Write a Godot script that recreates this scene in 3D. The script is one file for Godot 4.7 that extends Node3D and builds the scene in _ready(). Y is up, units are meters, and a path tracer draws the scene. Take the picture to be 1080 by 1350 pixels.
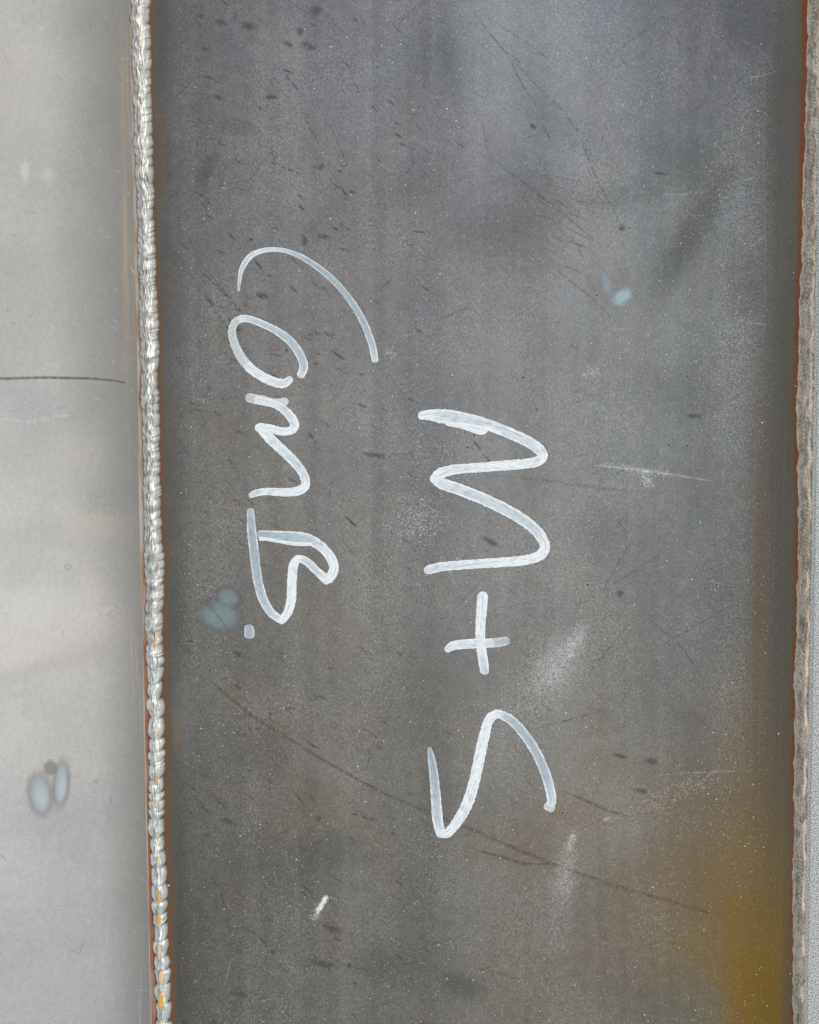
extends Node3D
# A welded steel box section seen from straight above: dark mill-scale face plate between two weld seams,
# a paler side plate rising on either side, marker writing on the face. One photo unit = 0.4 mm on the face plate.

const U := 0.0004            # metres per plate unit
const CX := 540.0
const CY := 675.0
const CAM := 0.95            # height of the lens above the face plate
const X0 := 190.0            # plate units covered by the face texture
const XW := 880.0
const Y0 := -325.0
const YH := 2000.0
const TW := 1024
const TH := 2048

var px := PackedFloat32Array()   # the texture being painted, RGB, 0..1 sRGB
var pw := 0
var ph := 0
var sx := 1.0                    # texels per plate unit
var sy := 1.0
var ox := 0.0
var oy := 0.0
var rng := RandomNumberGenerator.new()
var fine := FastNoiseLite.new()

# ------------------------------------------------------------------ helpers
func at(x: float, y: float, h := 0.0) -> Vector3:
	return Vector3((x - CX) * U, h, (y - CY) * U)

func interp(table: PackedVector2Array, y: float) -> float:
	if y <= table[0].x:
		return table[0].y + (y - table[0].x) * (table[1].y - table[0].y) / (table[1].x - table[0].x)
	var n := table.size()
	for i in n - 1:
		if y <= table[i + 1].x:
			return lerpf(table[i].y, table[i + 1].y, (y - table[i].x) / (table[i + 1].x - table[i].x))
	return table[n - 1].y + (y - table[n - 1].x) * (table[n - 1].y - table[n - 2].y) / (table[n - 1].x - table[n - 2].x)

func lin(r: float, g: float, b: float, a := 1.0) -> Color:
	return Color(r / 255.0, g / 255.0, b / 255.0, a).srgb_to_linear()

func rgb(r: float, g: float, b: float) -> Color:
	return Color(r / 255.0, g / 255.0, b / 255.0)

func noise(frequency: float, octaves: int, with_seed: int, kind := FastNoiseLite.TYPE_SIMPLEX_SMOOTH) -> FastNoiseLite:
	var n := FastNoiseLite.new()
	n.noise_type = kind
	n.frequency = frequency
	n.seed = with_seed
	n.fractal_type = FastNoiseLite.FRACTAL_FBM if octaves > 1 else FastNoiseLite.FRACTAL_NONE
	n.fractal_octaves = octaves
	return n

func layer(frequency: float, octaves: int, with_seed: int, w: int, h: int, across := 0, along := 0) -> PackedByteArray:
	# noise computed at across x along pixels, then stretched to w x h: streaks and broad mottling
	var im := noise(frequency, octaves, with_seed).get_image(across if across else w, along if along else h)
	if across or along:
		im.resize(w, h, Image.INTERPOLATE_CUBIC)
	im.convert(Image.FORMAT_L8)
	return im.get_data()

func mat(c: Color, rough: float, metal := 0.0) -> StandardMaterial3D:
	var m := StandardMaterial3D.new()
	m.albedo_color = c
	m.roughness = rough
	m.metallic = metal
	return m

func commit(called: String, mesh: Mesh, material: Material, parent: Node) -> MeshInstance3D:
	var o := MeshInstance3D.new()
	o.name = called
	o.mesh = mesh
	if material:
		o.material_override = material
	parent.add_child(o, true)
	return o

func grid(rows: int, cols: int, pos: PackedVector3Array, uv: PackedVector2Array, col: PackedColorArray) -> ArrayMesh:
	# rows run along +z, columns along +x: front faces look up
	var nor := PackedVector3Array()
	nor.resize(rows * cols)
	for r in rows:
		var ra := maxi(r - 1, 0) * cols
		var rb := mini(r + 1, rows - 1) * cols
		for c in cols:
			var du := pos[r * cols + mini(c + 1, cols - 1)] - pos[r * cols + maxi(c - 1, 0)]
			var dv := pos[rb + c] - pos[ra + c]
			nor[r * cols + c] = dv.cross(du).normalized()
	var idx := PackedInt32Array()
	idx.resize((rows - 1) * (cols - 1) * 6)
	var k := 0
	for r in rows - 1:
		for c in cols - 1:
			var a := r * cols + c
			idx[k] = a
			idx[k + 1] = a + 1
			idx[k + 2] = a + cols
			idx[k + 3] = a + 1
			idx[k + 4] = a + cols + 1
			idx[k + 5] = a + cols
			k += 6
	var arr := []
	arr.resize(Mesh.ARRAY_MAX)
	arr[Mesh.ARRAY_VERTEX] = pos
	arr[Mesh.ARRAY_NORMAL] = nor
	if uv.size():
		arr[Mesh.ARRAY_TEX_UV] = uv
	if col.size():
		arr[Mesh.ARRAY_COLOR] = col
	arr[Mesh.ARRAY_INDEX] = idx
	var m := ArrayMesh.new()
	m.add_surface_from_arrays(Mesh.PRIMITIVE_TRIANGLES, arr)
	return m

func quad(st: SurfaceTool, a: Vector3, b: Vector3, c: Vector3, d: Vector3, uvs: Array = []) -> void:
	# a b c d clockwise seen from the front
	var n := (c - a).cross(b - a).normalized()
	var p := [a, b, c, a, c, d]
	var q := [0, 1, 2, 0, 2, 3]
	for i in 6:
		st.set_normal(n)
		if uvs.size():
			st.set_uv(uvs[q[i]])
		st.add_vertex(p[i])

# ------------------------------------------------------------------ painting
func begin(w: int, h: int, x0: float, y0: float, wide: float, high: float) -> void:
	pw = w
	ph = h
	ox = x0
	oy = y0
	sx = w / wide
	sy = h / high

func dab(i: int, c: Color, a: float) -> void:
	var k := i * 3
	px[k] += (c.r - px[k]) * a
	px[k + 1] += (c.g - px[k + 1]) * a
	px[k + 2] += (c.b - px[k + 2]) * a

func blob(x: float, y: float, rx: float, ry: float, deg: float, c: Color, a: float, soft := 1.0, rough := 0.0) -> void:
	var reach := maxf(rx, ry) * (1.0 + soft * 0.5) + 1.0
	var ca := cos(deg_to_rad(deg))
	var sa := sin(deg_to_rad(deg))
	for j in range(maxi(0, int((y - reach - oy) * sy)), mini(ph, int((y + reach - oy) * sy) + 1)):
		var dy := j / sy + oy - y
		for i in range(maxi(0, int((x - reach - ox) * sx)), mini(pw, int((x + reach - ox) * sx) + 1)):
			var dx := i / sx + ox - x
			var u := (dx * ca + dy * sa) / rx
			var v := (dy * ca - dx * sa) / ry
			var d := sqrt(u * u + v * v)
			if rough > 0.0:
				d += rough * fine.get_noise_2d(i * 1.0, j * 1.0)
			var t := clampf((1.0 + soft * 0.5 - d) / maxf(soft, 0.01), 0.0, 1.0)
			if t > 0.0:
				dab(j * pw + i, c, a * t * t * (3.0 - 2.0 * t))

func line(pts: Array, width: float, c: Color, a: float, taper := 1.0, grain := 0.5) -> void:
	# a scratch or rubbed streak through the points; broken up by grain, thinning to both ends
	var total := 0.0
	for n in pts.size() - 1:
		total += (pts[n + 1] - pts[n]).length()
	var done := 0.0
	for n in pts.size() - 1:
		var seg: Vector2 = pts[n + 1] - pts[n]
		var steps := maxi(1, int(seg.length() / 24.0))
		for s in steps:
			var p: Vector2 = pts[n] + seg * s / steps
			var q: Vector2 = pts[n] + seg * (s + 1) / steps
			var l := (q - p).length()
			var d := (q - p) / l
			var r := width * 0.75 + 0.8
			for j in range(maxi(0, int((minf(p.y, q.y) - r - oy) * sy)), mini(ph, int((maxf(p.y, q.y) + r - oy) * sy) + 1)):
				for i in range(maxi(0, int((minf(p.x, q.x) - r - ox) * sx)), mini(pw, int((maxf(p.x, q.x) + r - ox) * sx) + 1)):
					var e := Vector2(i / sx + ox, j / sy + oy) - p
					var along := e.dot(d)
					if along < 0.0 or along >= l:
						continue
					var f := (done + along) / total
					var wide := width * 0.5 * lerpf(1.0, sin(PI * clampf(f, 0.02, 0.98)), taper)
					var off := absf(e.cross(d))
					var k := clampf((wide + 0.5 - off) / maxf(wide * 0.7, 0.7), 0.0, 1.0) * minf(1.0, wide + 0.35)
					if k > 0.0:
						k *= clampf(1.0 - grain * (0.6 + 1.6 * fine.get_noise_2d(i * 0.7 + 91.0, j * 0.7)), 0.0, 1.0)
						dab(j * pw + i, c, a * k)
			done += l

func powder(a: Vector2, b: Vector2, wide: float, count: int, c: Color, strength: float) -> void:
	# rubbed chalk: many tiny touches about a line
	for n in count:
		var p := a.lerp(b, rng.randf()) + Vector2(rng.randfn(), rng.randfn()) * wide
		var i := int((p.x - ox) * sx)
		var j := int((p.y - oy) * sy)
		if i > 0 and j > 0 and i < pw - 1 and j < ph - 1:
			var s := strength * rng.randf()
			dab(j * pw + i, c, s)
			if rng.randf() < 0.35:
				dab(j * pw + i + 1, c, s * 0.7)

func finish() -> ImageTexture:
	var im := Image.create_from_data(pw, ph, false, Image.FORMAT_RGBF, px.to_byte_array())
	im.convert(Image.FORMAT_RGB8)
	return ImageTexture.create_from_image(im)

func broad(cells: Array, cols: int, rows: int, w: int, h: int) -> PackedFloat32Array:
	# a few average tones, blended smoothly over the plate
	var f := PackedFloat32Array()
	for c in cells:
		f.append_array([c[0] / 255.0, c[1] / 255.0, c[2] / 255.0])
	var im := Image.create_from_data(cols, rows, false, Image.FORMAT_RGBF, f.to_byte_array())
	im.resize(w, h, Image.INTERPOLATE_CUBIC)
	return im.get_data().to_float32_array()

# ------------------------------------------------------------------ the face plate's scale
var left_rim := Vector2(172.4, 0.0217)      # x = a + b * y of the side plates' lower edges
var right_rim := Vector2(1083.5, -0.0163)
var weld_right_toe := PackedVector2Array([Vector2(-325, 190), Vector2(0, 199), Vector2(100, 200), Vector2(200, 202), Vector2(300, 204), Vector2(400, 208), Vector2(450, 210), Vector2(480, 209), Vector2(560, 211), Vector2(650, 213), Vector2(700, 214), Vector2(750, 216), Vector2(850, 216), Vector2(900, 215), Vector2(970, 218), Vector2(1100, 217.5), Vector2(1150, 221), Vector2(1250, 222.5), Vector2(1290, 226), Vector2(1350, 226.5), Vector2(1675, 233)])
var weld_left_toe := PackedVector2Array([Vector2(-325, 168), Vector2(0, 174), Vector2(100, 178), Vector2(200, 180), Vector2(300, 183), Vector2(400, 185.5), Vector2(450, 187), Vector2(560, 189), Vector2(650, 191), Vector2(750, 193), Vector2(850, 194), Vector2(970, 195.5), Vector2(1100, 197.5), Vector2(1150, 200), Vector2(1250, 203), Vector2(1350, 206), Vector2(1675, 213)])
var seam_left_toe := PackedVector2Array([Vector2(-325, 1071), Vector2(0, 1065), Vector2(80, 1063), Vector2(160, 1061), Vector2(240, 1058), Vector2(320, 1057.5), Vector2(400, 1054), Vector2(480, 1052), Vector2(540, 1049), Vector2(600, 1051.5), Vector2(640, 1052), Vector2(800, 1050.5), Vector2(900, 1047), Vector2(960, 1047.5), Vector2(1000, 1046), Vector2(1080, 1046.5), Vector2(1190, 1044.5), Vector2(1350, 1045), Vector2(1675, 1042)])
var seam_right_toe := PackedVector2Array([Vector2(-325, 1090), Vector2(0, 1084), Vector2(160, 1080), Vector2(320, 1078), Vector2(400, 1075), Vector2(480, 1073.5), Vector2(540, 1073), Vector2(640, 1070.5), Vector2(800, 1069), Vector2(900, 1066), Vector2(960, 1067), Vector2(1080, 1064), Vector2(1190, 1063), Vector2(1290, 1062), Vector2(1350, 1061), Vector2(1675, 1056)])

func face_texture() -> ImageTexture:
	begin(TW, TH, X0, Y0, XW, YH)
	var tones := [  # scale tones with the sky reflection painted in, bluish top to brown bottom
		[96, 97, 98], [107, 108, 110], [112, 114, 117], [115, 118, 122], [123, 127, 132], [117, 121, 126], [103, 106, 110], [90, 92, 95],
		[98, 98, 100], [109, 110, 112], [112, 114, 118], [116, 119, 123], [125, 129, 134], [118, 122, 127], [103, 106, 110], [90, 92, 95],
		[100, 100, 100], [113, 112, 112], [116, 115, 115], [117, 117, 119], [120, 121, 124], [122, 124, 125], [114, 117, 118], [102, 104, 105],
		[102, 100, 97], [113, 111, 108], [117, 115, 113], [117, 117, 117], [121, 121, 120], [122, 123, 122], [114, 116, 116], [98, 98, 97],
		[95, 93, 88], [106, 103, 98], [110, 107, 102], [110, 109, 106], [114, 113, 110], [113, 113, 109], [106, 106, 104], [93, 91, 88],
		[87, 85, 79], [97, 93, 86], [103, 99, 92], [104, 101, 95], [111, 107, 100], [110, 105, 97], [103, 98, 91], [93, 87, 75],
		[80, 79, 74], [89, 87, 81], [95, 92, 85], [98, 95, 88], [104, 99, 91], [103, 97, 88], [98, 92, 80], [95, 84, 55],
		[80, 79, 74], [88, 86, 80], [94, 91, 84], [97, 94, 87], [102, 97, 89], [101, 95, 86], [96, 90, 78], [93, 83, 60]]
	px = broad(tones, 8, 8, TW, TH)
	var streak := layer(0.11, 3, 11, TW, TH, 256, 6)
	var cloud := layer(0.02, 4, 12, TW, TH, 256, 512)
	var mottle := layer(0.045, 4, 13, TW, TH)
	var grain := layer(0.42, 2, 14, TW, TH)
	var patch := layer(0.06, 3, 15, TW, TH, 128, 256)
	var speck := layer(0.17, 3, 16, TW, TH)
	var k := 0
	for j in TH:
		var y := j / sy + Y0
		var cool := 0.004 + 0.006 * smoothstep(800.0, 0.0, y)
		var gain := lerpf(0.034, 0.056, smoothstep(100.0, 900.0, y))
		for i in TW:
			var n := j * TW + i
			var d := (streak[n] - 128) * 0.00013 + (cloud[n] - 128) * 0.00022 + (mottle[n] - 128) * 0.00020 + ((grain[n] - 128) * 0.00074 + (speck[n] - 128) * 0.0004) * (0.45 + cloud[n] * 0.0045) + gain
			var w := (patch[n] - 128) * 0.00005
			px[k] += d + w
			px[k + 1] += d - cool * 0.75
			px[k + 2] += d - w - cool
			k += 3
	# broad rolling bands along the plate
	for s in [[552, 34, 78, 0.17], [594, 16, 78, 0.14], [618, 22, 155, 0.12], [660, 26, 165, 0.14], [470, 16, 165, 0.12], [500, 8, 74, 0.16], [420, 20, 74, 0.12], [745, 30, 165, 0.14], [860, 24, 80, 0.10], [920, 22, 74, 0.14]]:
		for j in TH:
			var y := j / sy + Y0
			var a: float = s[3] * clampf(0.55 + 1.1 * fine.get_noise_2d(s[0] * 3.0, j * 0.022), 0.0, 1.0)
			var drift: float = s[0] + 3.0 * fine.get_noise_2d(s[0], j * 0.012) - 0.004 * y
			for i in range(int((drift - s[1] * 1.6 - X0) * sx), int((drift + s[1] * 1.6 - X0) * sx)):
				var e: float = absf(i / sx + X0 - drift) / s[1]
				dab(j * TW + i, rgb(s[2], s[2], s[2] + 3), a * smoothstep(1.6, 0.3, e))
	# heat tint and rust along both seams, plus a darker band beside the left
	for j in TH:
		var y := j / sy + Y0
		var toe := interp(weld_right_toe, y)
		var toe2 := interp(seam_left_toe, y)
		var wob := fine.get_noise_2d(5.0, j * 0.05)
		var wob2 := fine.get_noise_2d(55.0, j * 0.03)
		var band := clampf((y - 40.0) / 60.0, 0.0, 1.0)
		for i in TW:
			var x := i / sx + X0
			var n := j * TW + i
			var e := x - toe
			if e < 46.0:
				dab(n, rgb(66, 66, 66), 0.62 * smoothstep(46.0, 6.0, e) * (0.8 + 0.2 * wob))
				var tan_band := exp(-pow((e - 14.0 - 3.0 * wob) / 6.0, 2.0))
				dab(n, rgb(112, 88, 62), tan_band * clampf(0.08 + 0.9 * fine.get_noise_2d(i * 0.25, j * 0.035 + 300.0), 0.0, 0.5))
				var wide := 3.0 + 2.6 * clampf((y - 500.0) / 700.0, 0.0, 1.0) + 1.6 * wob2
				dab(n, rgb(126, 72, 44), (0.72 + 0.5 * fine.get_noise_2d(i * 0.4, j * 0.09 + 40.0)) * smoothstep(wide + 2.5, wide - 2.5, e))
				dab(n, rgb(96, 84, 66), 0.5 * smoothstep(wide + 7.0, wide, e))
			var f := toe2 - x
			if f < 110.0:
				var edge := 1010.0 + 6.0 * wob2 - 0.012 * (y - 300.0)
				dab(n, rgb(74, 71, 66), 0.76 * smoothstep(edge - 30.0, edge + 26.0, x) * lerpf(0.8, 1.0, band))
				var strip := exp(-pow((x - edge + 4.0) / 13.0, 2.0)) * clampf(0.7 + 0.8 * fine.get_noise_2d(i * 0.15, j * 0.02), 0.1, 1.2)
				dab(n, rgb(98, 78, 60), strip * 0.55 * smoothstep(420.0, 640.0, y) * smoothstep(1150.0, 850.0, y))
				dab(n, rgb(78, 72, 56), 0.45 * smoothstep(26.0, 6.0, f))
				var w2 := lerpf(6.6, 2.0, clampf((y + 50.0) / 1100.0, 0.0, 1.0)) + 1.4 * wob2 + 1.2 * fine.get_noise_2d(33.0, j * 0.2)
				dab(n, rgb(104, 54, 26), (0.86 + 0.4 * fine.get_noise_2d(i * 0.5, j * 0.12 + 90.0)) * smoothstep(w2 + 3.6, w2 - 2.2, f))
				var gr := (grain[n] - 128) * 0.0004
				px[n * 3] += gr
				px[n * 3 + 1] += gr
				px[n * 3 + 2] += gr
			# amber tone deepening towards the lower right corner
			if y > 1010.0 and x > 850.0:
				var g := fine.get_noise_2d(i * 0.045, j * 0.02) * 26.0
				var amber := smoothstep(990.0, 1270.0, y + g) * smoothstep(835.0 + g * 1.6, 1024.0, x) * smoothstep(1046.0, 1024.0, x + g * 0.15)
				var hole := smoothstep(1.45, 0.7, Vector2((x - 905.0) / 48.0, (y - 1350.0) / 62.0).length() + g * 0.008)
				dab(n, rgb(118, 86, 16), (0.68 + 0.4 * fine.get_noise_2d(i * 0.3, j * 0.012 + 70.0) + 0.2 * fine.get_noise_2d(i * 2.0, j * 2.0)) * amber * (1.0 - 0.85 * hole))
				dab(n, rgb(92, 92, 90), 0.25 * hole * smoothstep(1040.0, 1000.0, x))
	blob(935, 1170, 100, 150, 12, rgb(118, 98, 70), 0.3, 1.7, 0.5)
	blob(1000, 1010, 40, 110, 0, rgb(104, 84, 58), 0.3, 1.6, 0.5)
	# ground brush marks beside the left seam
	for n in 900:
		var y := rng.randf_range(-300.0, 1650.0)
		var x := interp(weld_right_toe, y) + 8.0 + absf(rng.randfn()) * 20.0
		var l := rng.randf_range(8.0, 26.0)
		var strong := 1.0 if y < 560.0 else 0.45
		var pale := rng.randf() < 0.35
		line([Vector2(x, y), Vector2(x + l * 0.55, y - l * 0.83)], 0.9, rgb(142, 140, 136) if pale else rgb(62, 62, 62), strong * rng.randf_range(0.08, 0.34), 1.0, 0.3)
	# faint long rolling lines near the right edge
	for n in 26:
		var x := 985.0 + rng.randf() * 62.0
		var y := rng.randf_range(-300.0, 1300.0)
		line([Vector2(x, y), Vector2(x - 0.016 * 300.0, y + rng.randf_range(120.0, 420.0))], 1.1, rgb(140, 140, 140) if n % 3 else rgb(56, 56, 60), rng.randf_range(0.06, 0.2), 0.8, 0.3)
	line([Vector2(1008, 90), Vector2(1006, 200), Vector2(1009, 330), Vector2(1006, 460)], 2.2, rgb(128, 130, 134), 0.35, 0.5, 0.4)
	# pale arc at the top right, where the dark band begins
	blob(985, 30, 34, 44, -20, rgb(80, 82, 86), 0.55, 0.7)
	line([Vector2(975, 52), Vector2(996, 60), Vector2(1012, 76), Vector2(1020, 95)], 3.0, rgb(124, 126, 128), 0.35, 0.6, 0.2)
	var dark := rgb(58, 59, 58)
	# broad rubbed patches
	for s in [[672, 312, 62, 34, 14, 0.3], [690, 270, 50, 40, 30, 0.16], [905, 215, 60, 26, 20, 0.24], [918, 300, 78, 17, -60, 0.4], [885, 340, 60, 20, -68, 0.22], [985, 372, 22, 40, 0, 0.3], [830, 255, 50, 16, -12, 0.2],
			[720, 255, 60, 34, 40, 0.2], [545, 240, 40, 26, -30, 0.16], [440, 285, 55, 40, 0, 0.17], [590, 70, 12, 60, -8, 0.22], [560, 40, 8, 80, 0, 0.2], [272, 225, 9, 22, 20, 0.42], [300, 165, 30, 9, 10, 0.24],
			[735, 165, 40, 22, 35, 0.16], [265, 140, 14, 24, 20, 0.2], [345, 985, 36, 30, 0, 0.22], [360, 1140, 60, 34, 20, 0.22], [440, 1120, 40, 24, 0, 0.25], [510, 1270, 46, 26, 10, 0.3], [610, 1300, 26, 15, 24, 0.5],
			[545, 1200, 20, 90, 0, 0.2], [580, 1060, 16, 80, 0, 0.16], [540, 900, 24, 70, 0, 0.12], [330, 880, 50, 30, 20, 0.16], [905, 520, 60, 30, 10, 0.12], [800, 700, 50, 30, 0, 0.1], [960, 800, 30, 90, 0, 0.16]]:
		blob(s[0], s[1], s[2], s[3], s[4], rgb(70, 71, 70), s[5], 1.6, 0.55)
	# paler rubbed patches
	for s in [[770, 320, 60, 30, 0, 0.3], [840, 420, 70, 50, 0, 0.2], [370, 60, 30, 24, 0, 0.18], [405, 265, 18, 24, 0, 0.2], [800, 1000, 70, 40, -20, 0.16], [812, 1085, 40, 46, 0, 0.22], [640, 470, 60, 30, 0, 0.15],
			[240, 950, 12, 60, 0, 0.24], [690, 40, 50, 50, 0, 0.16], [780, 130, 60, 30, -30, 0.15], [430, 1010, 40, 20, 30, 0.16], [640, 990, 40, 40, 0, 0.12]]:
		blob(s[0], s[1], s[2], s[3], s[4], rgb(152, 149, 146), s[5], 1.6, 0.5)
	# warm patches
	for s in [[805, 1005, 36, 14, 8, 0.14], [880, 1055, 40, 16, -14, 0.2], [760, 1075, 46, 22, 20, 0.2], [690, 1120, 60, 30, 0, 0.18], [935, 1150, 60, 60, 0, 0.2], [300, 440, 20, 12, 0, 0.14], [1000, 860, 12, 70, 0, 0.2]]:
		blob(s[0], s[1], s[2], s[3], s[4], rgb(118, 92, 66), s[5], 1.6, 0.5)
	# short dents and smudges, as they lie on the plate
	for s in [[291, 29, 7, 3.2, 14], [328, 34, 8, 5, 12], [356, 128, 7, 3, 5], [270, 64, 4, 2, 20], [395, 41, 4, 4.5, 0], [416, 13, 7, 6, -30], [406, 60, 9, 4, 28], [379, 57, 6, 3, 30], [287, 128, 5, 2.5, 30], [401, 317, 4, 6, 0], [427, 312, 7, 3.4, 12],
			[346, 389, 7, 3.2, 18], [314, 434, 6, 3, -20], [423, 219, 5, 3, -20], [313, 862, 6, 3, 20], [299, 1082, 7, 4, 14], [315, 1310, 12, 3, 10], [360, 1255, 3, 3, 0], [437, 1224, 12, 4, 22], [425, 1270, 14, 5, 14], [817, 996, 7, 3, 10],
			[859, 1003, 8, 4, 12], [845, 1042, 8, 2.5, 14], [817, 782, 5, 4, 0], [647, 714, 12, 3, 30], [494, 600, 14, 3, 8], [913, 548, 10, 3, 4], [870, 228, 8, 2, 10], [820, 300, 4, 4, 0], [702, 166, 4, 3, 40], [460, 1272, 3, 3, 0], [420, 1078, 4, 3, 0]]:
		blob(s[0], s[1], s[2] * 0.95, s[3] * 0.95, s[4], dark, 0.52, 1.4, 0.6)
	for s in [[[262, 100], [278, 102], [290, 110]], [[262, 255], [272, 262], [285, 280]], [[262, 172], [275, 181], [298, 192]], [[352, 212], [372, 220], [396, 229]], [[412, 372], [422, 379], [434, 387]], [[365, 312], [384, 340], [400, 353]],
			[[403, 158], [410, 172], [420, 190]], [[376, 98], [396, 122]], [[262, 180], [270, 196], [275, 210]], [[272, 385], [284, 412], [306, 440]], [[255, 350], [275, 366], [320, 412]], [[318, 1010], [332, 1017], [350, 1024]],
			[[278, 1045], [290, 1058], [298, 1066]], [[275, 1152], [290, 1172], [300, 1206]], [[298, 1212], [305, 1232]], [[460, 1070], [480, 1077], [504, 1083]], [[418, 917], [430, 922]], [[385, 1040], [402, 1062]],
			[[630, 1276], [655, 1282], [680, 1290]], [[700, 535], [712, 543]], [[620, 575], [648, 612]], [[585, 963], [598, 970]], [[280, 640], [312, 662]], [[402, 562], [420, 590]]]:
		var pts := []
		for p in s:
			pts.append(Vector2(p[0], p[1]))
		line(pts, 3.6, dark, 0.55, 0.8, 0.9)
	# long scratches
	line([Vector2(282, 902), Vector2(330, 942), Vector2(420, 998), Vector2(470, 1026), Vector2(505, 1045)], 5.0, rgb(70, 63, 52), 0.48, 0.2, 0.5)
	line([Vector2(506, 1046), Vector2(524, 1053), Vector2(570, 1073), Vector2(600, 1084), Vector2(660, 1110), Vector2(720, 1135), Vector2(800, 1164), Vector2(870, 1184), Vector2(935, 1203)], 5.6, rgb(74, 66, 54), 0.46, 0.25, 0.5)
	line([Vector2(618, 1117), Vector2(660, 1129), Vector2(690, 1138), Vector2(730, 1139)], 5.0, rgb(62, 58, 52), 0.55, 0.9, 0.5)
	line([Vector2(740, 1042), Vector2(765, 1052), Vector2(800, 1068), Vector2(830, 1076)], 4.0, rgb(62, 60, 54), 0.5, 0.9, 0.5)
	line([Vector2(650, 626), Vector2(720, 633), Vector2(790, 643), Vector2(875, 650)], 5.0, rgb(82, 82, 82), 0.28, 0.8, 0.6)
	for s in [[[622, 12], [642, 40], [668, 70], [692, 118], [718, 156]], [[668, 70], [700, 105], [740, 145]], [[645, 205], [690, 240], [740, 280], [800, 330]], [[706, 255], [740, 275]], [[720, 345], [775, 388], [812, 424]], [[725, 125], [760, 170], [785, 232], [830, 318]],
			[[806, 72], [840, 48], [878, 18]], [[806, 92], [858, 64]], [[520, 36], [555, 2]], [[660, 350], [676, 368]], [[380, 0], [428, 32]], [[355, 200], [330, 236], [280, 246]], [[432, 160], [446, 190], [462, 230]], [[505, 950], [488, 990], [481, 1026]],
			[[350, 1108], [385, 1090]], [[790, 785], [835, 708]], [[760, 800], [880, 725]], [[830, 820], [782, 880]], [[850, 810], [900, 855], [930, 900]], [[700, 962], [800, 935]], [[640, 20], [700, 60], [728, 82]], [[250, 330], [320, 412]], [[855, 860], [960, 800]],
			[[770, 510], [752, 520]], [[640, 760], [600, 800]], [[440, 700], [480, 745]], [[580, 420], [640, 395]], [[1000, 1190], [1030, 1176]], [[715, 165], [726, 185]], [[636, 158], [642, 200]]]:
		var pts := []
		for p in s:
			pts.append(Vector2(p[0], p[1]))
		line(pts, 1.6, rgb(68, 69, 70), 0.46, 0.6, 0.7)
	for n in 340:                            # small dents and hairlines, mostly running down to the right
		var x := rng.randf_range(235.0, 1030.0)
		var y := rng.randf_range(-300.0, 1650.0)
		if x > 620.0 and rng.randf() < 0.45:
			continue
		var l := rng.randf_range(5.0, 26.0)
		var ang := deg_to_rad(rng.randfn(34.0, 22.0)) if rng.randf() < 0.75 else deg_to_rad(rng.randf_range(-70.0, -20.0))
		var v := Vector2(cos(ang), sin(ang)) * l
		line([Vector2(x, y), Vector2(x, y) + v * 0.5 + Vector2(rng.randfn(), rng.randfn()), Vector2(x, y) + v], rng.randf_range(0.9, 2.6), rgb(64, 64, 62), rng.randf_range(0.12, 0.5), 0.9, 0.5)
	for n in 380:                            # short scuffs, thickest at the upper left
		var x := rng.randf_range(232.0, 560.0)
		var y := rng.randf_range(-300.0, 1650.0)
		if y > 560.0 and rng.randf() < 0.4:
			continue
		var l := rng.randf_range(4.0, 17.0) if n % 4 else rng.randf_range(12.0, 26.0)
		var ang := deg_to_rad(rng.randfn(32.0, 13.0))
		var v := Vector2(cos(ang), sin(ang)) * l
		line([Vector2(x, y), Vector2(x, y) + v * 0.5 + Vector2(0.0, rng.randfn() * 0.8), Vector2(x, y) + v], rng.randf_range(1.4, 3.6), rgb(62, 62, 61), rng.randf_range(0.28, 0.8), 0.9, 0.45)
	for n in 140:                             # long hairlines
		var x := rng.randf_range(240.0, 1000.0)
		var y := rng.randf_range(-300.0, 1600.0)
		var l := rng.randf_range(40.0, 150.0)
		var ang := deg_to_rad(rng.randf_range(15.0, 65.0)) if rng.randf() < 0.6 else deg_to_rad(rng.randf_range(-70.0, 0.0))
		var v := Vector2(cos(ang), sin(ang)) * l
		line([Vector2(x, y), Vector2(x, y) + v * 0.5 + Vector2(rng.randfn() * 4.0, 0), Vector2(x, y) + v], 0.9, rgb(72, 72, 72) if n % 5 else rgb(160, 160, 160), rng.randf_range(0.14, 0.36), 0.7, 0.5)
	for n in 42:                             # fanned wire-brush lines right of the top middle
		var t := rng.randf()
		var p := Vector2(lerpf(690.0, 740.0, rng.randf()), lerpf(220.0, 345.0, t))
		line([p, p + Vector2(rng.randf_range(22.0, 60.0), rng.randf_range(10.0, 34.0))], 1.2, rgb(66, 68, 68), rng.randf_range(0.15, 0.42), 0.9, 0.5)
	# bright scratches
	for s in [[[985, 103], [1008, 98], [1030, 91]], [[865, 255], [900, 256], [934, 252]], [[958, 243], [1004, 231]], [[984, 330], [1016, 303]], [[955, 418], [985, 423], [1018, 430]], [[800, 433], [836, 433]], [[855, 1024], [890, 1019], [940, 1017], [1014, 1015]],
			[[295, 1300], [300, 1282], [305, 1263]], [[846, 142], [844, 130]], [[372, 620], [380, 612]], [[255, 526], [275, 527]], [[1016, 14], [1024, 13]], [[498, 212], [512, 226]]]:
		var pts := []
		for p in s:
			pts.append(Vector2(p[0], p[1]))
		line(pts, 1.5, rgb(190, 190, 188), 0.42, 0.7, 0.7)
	line([Vector2(785, 613), Vector2(830, 618), Vector2(880, 624), Vector2(940, 634)], 2.2, rgb(190, 190, 192), 0.6, 0.7, 0.7)
	# chalk rubs
	var chalk := rgb(226, 226, 228)
	powder(Vector2(790, 612), Vector2(885, 626), 2.4, 260, chalk, 0.8)
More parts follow.
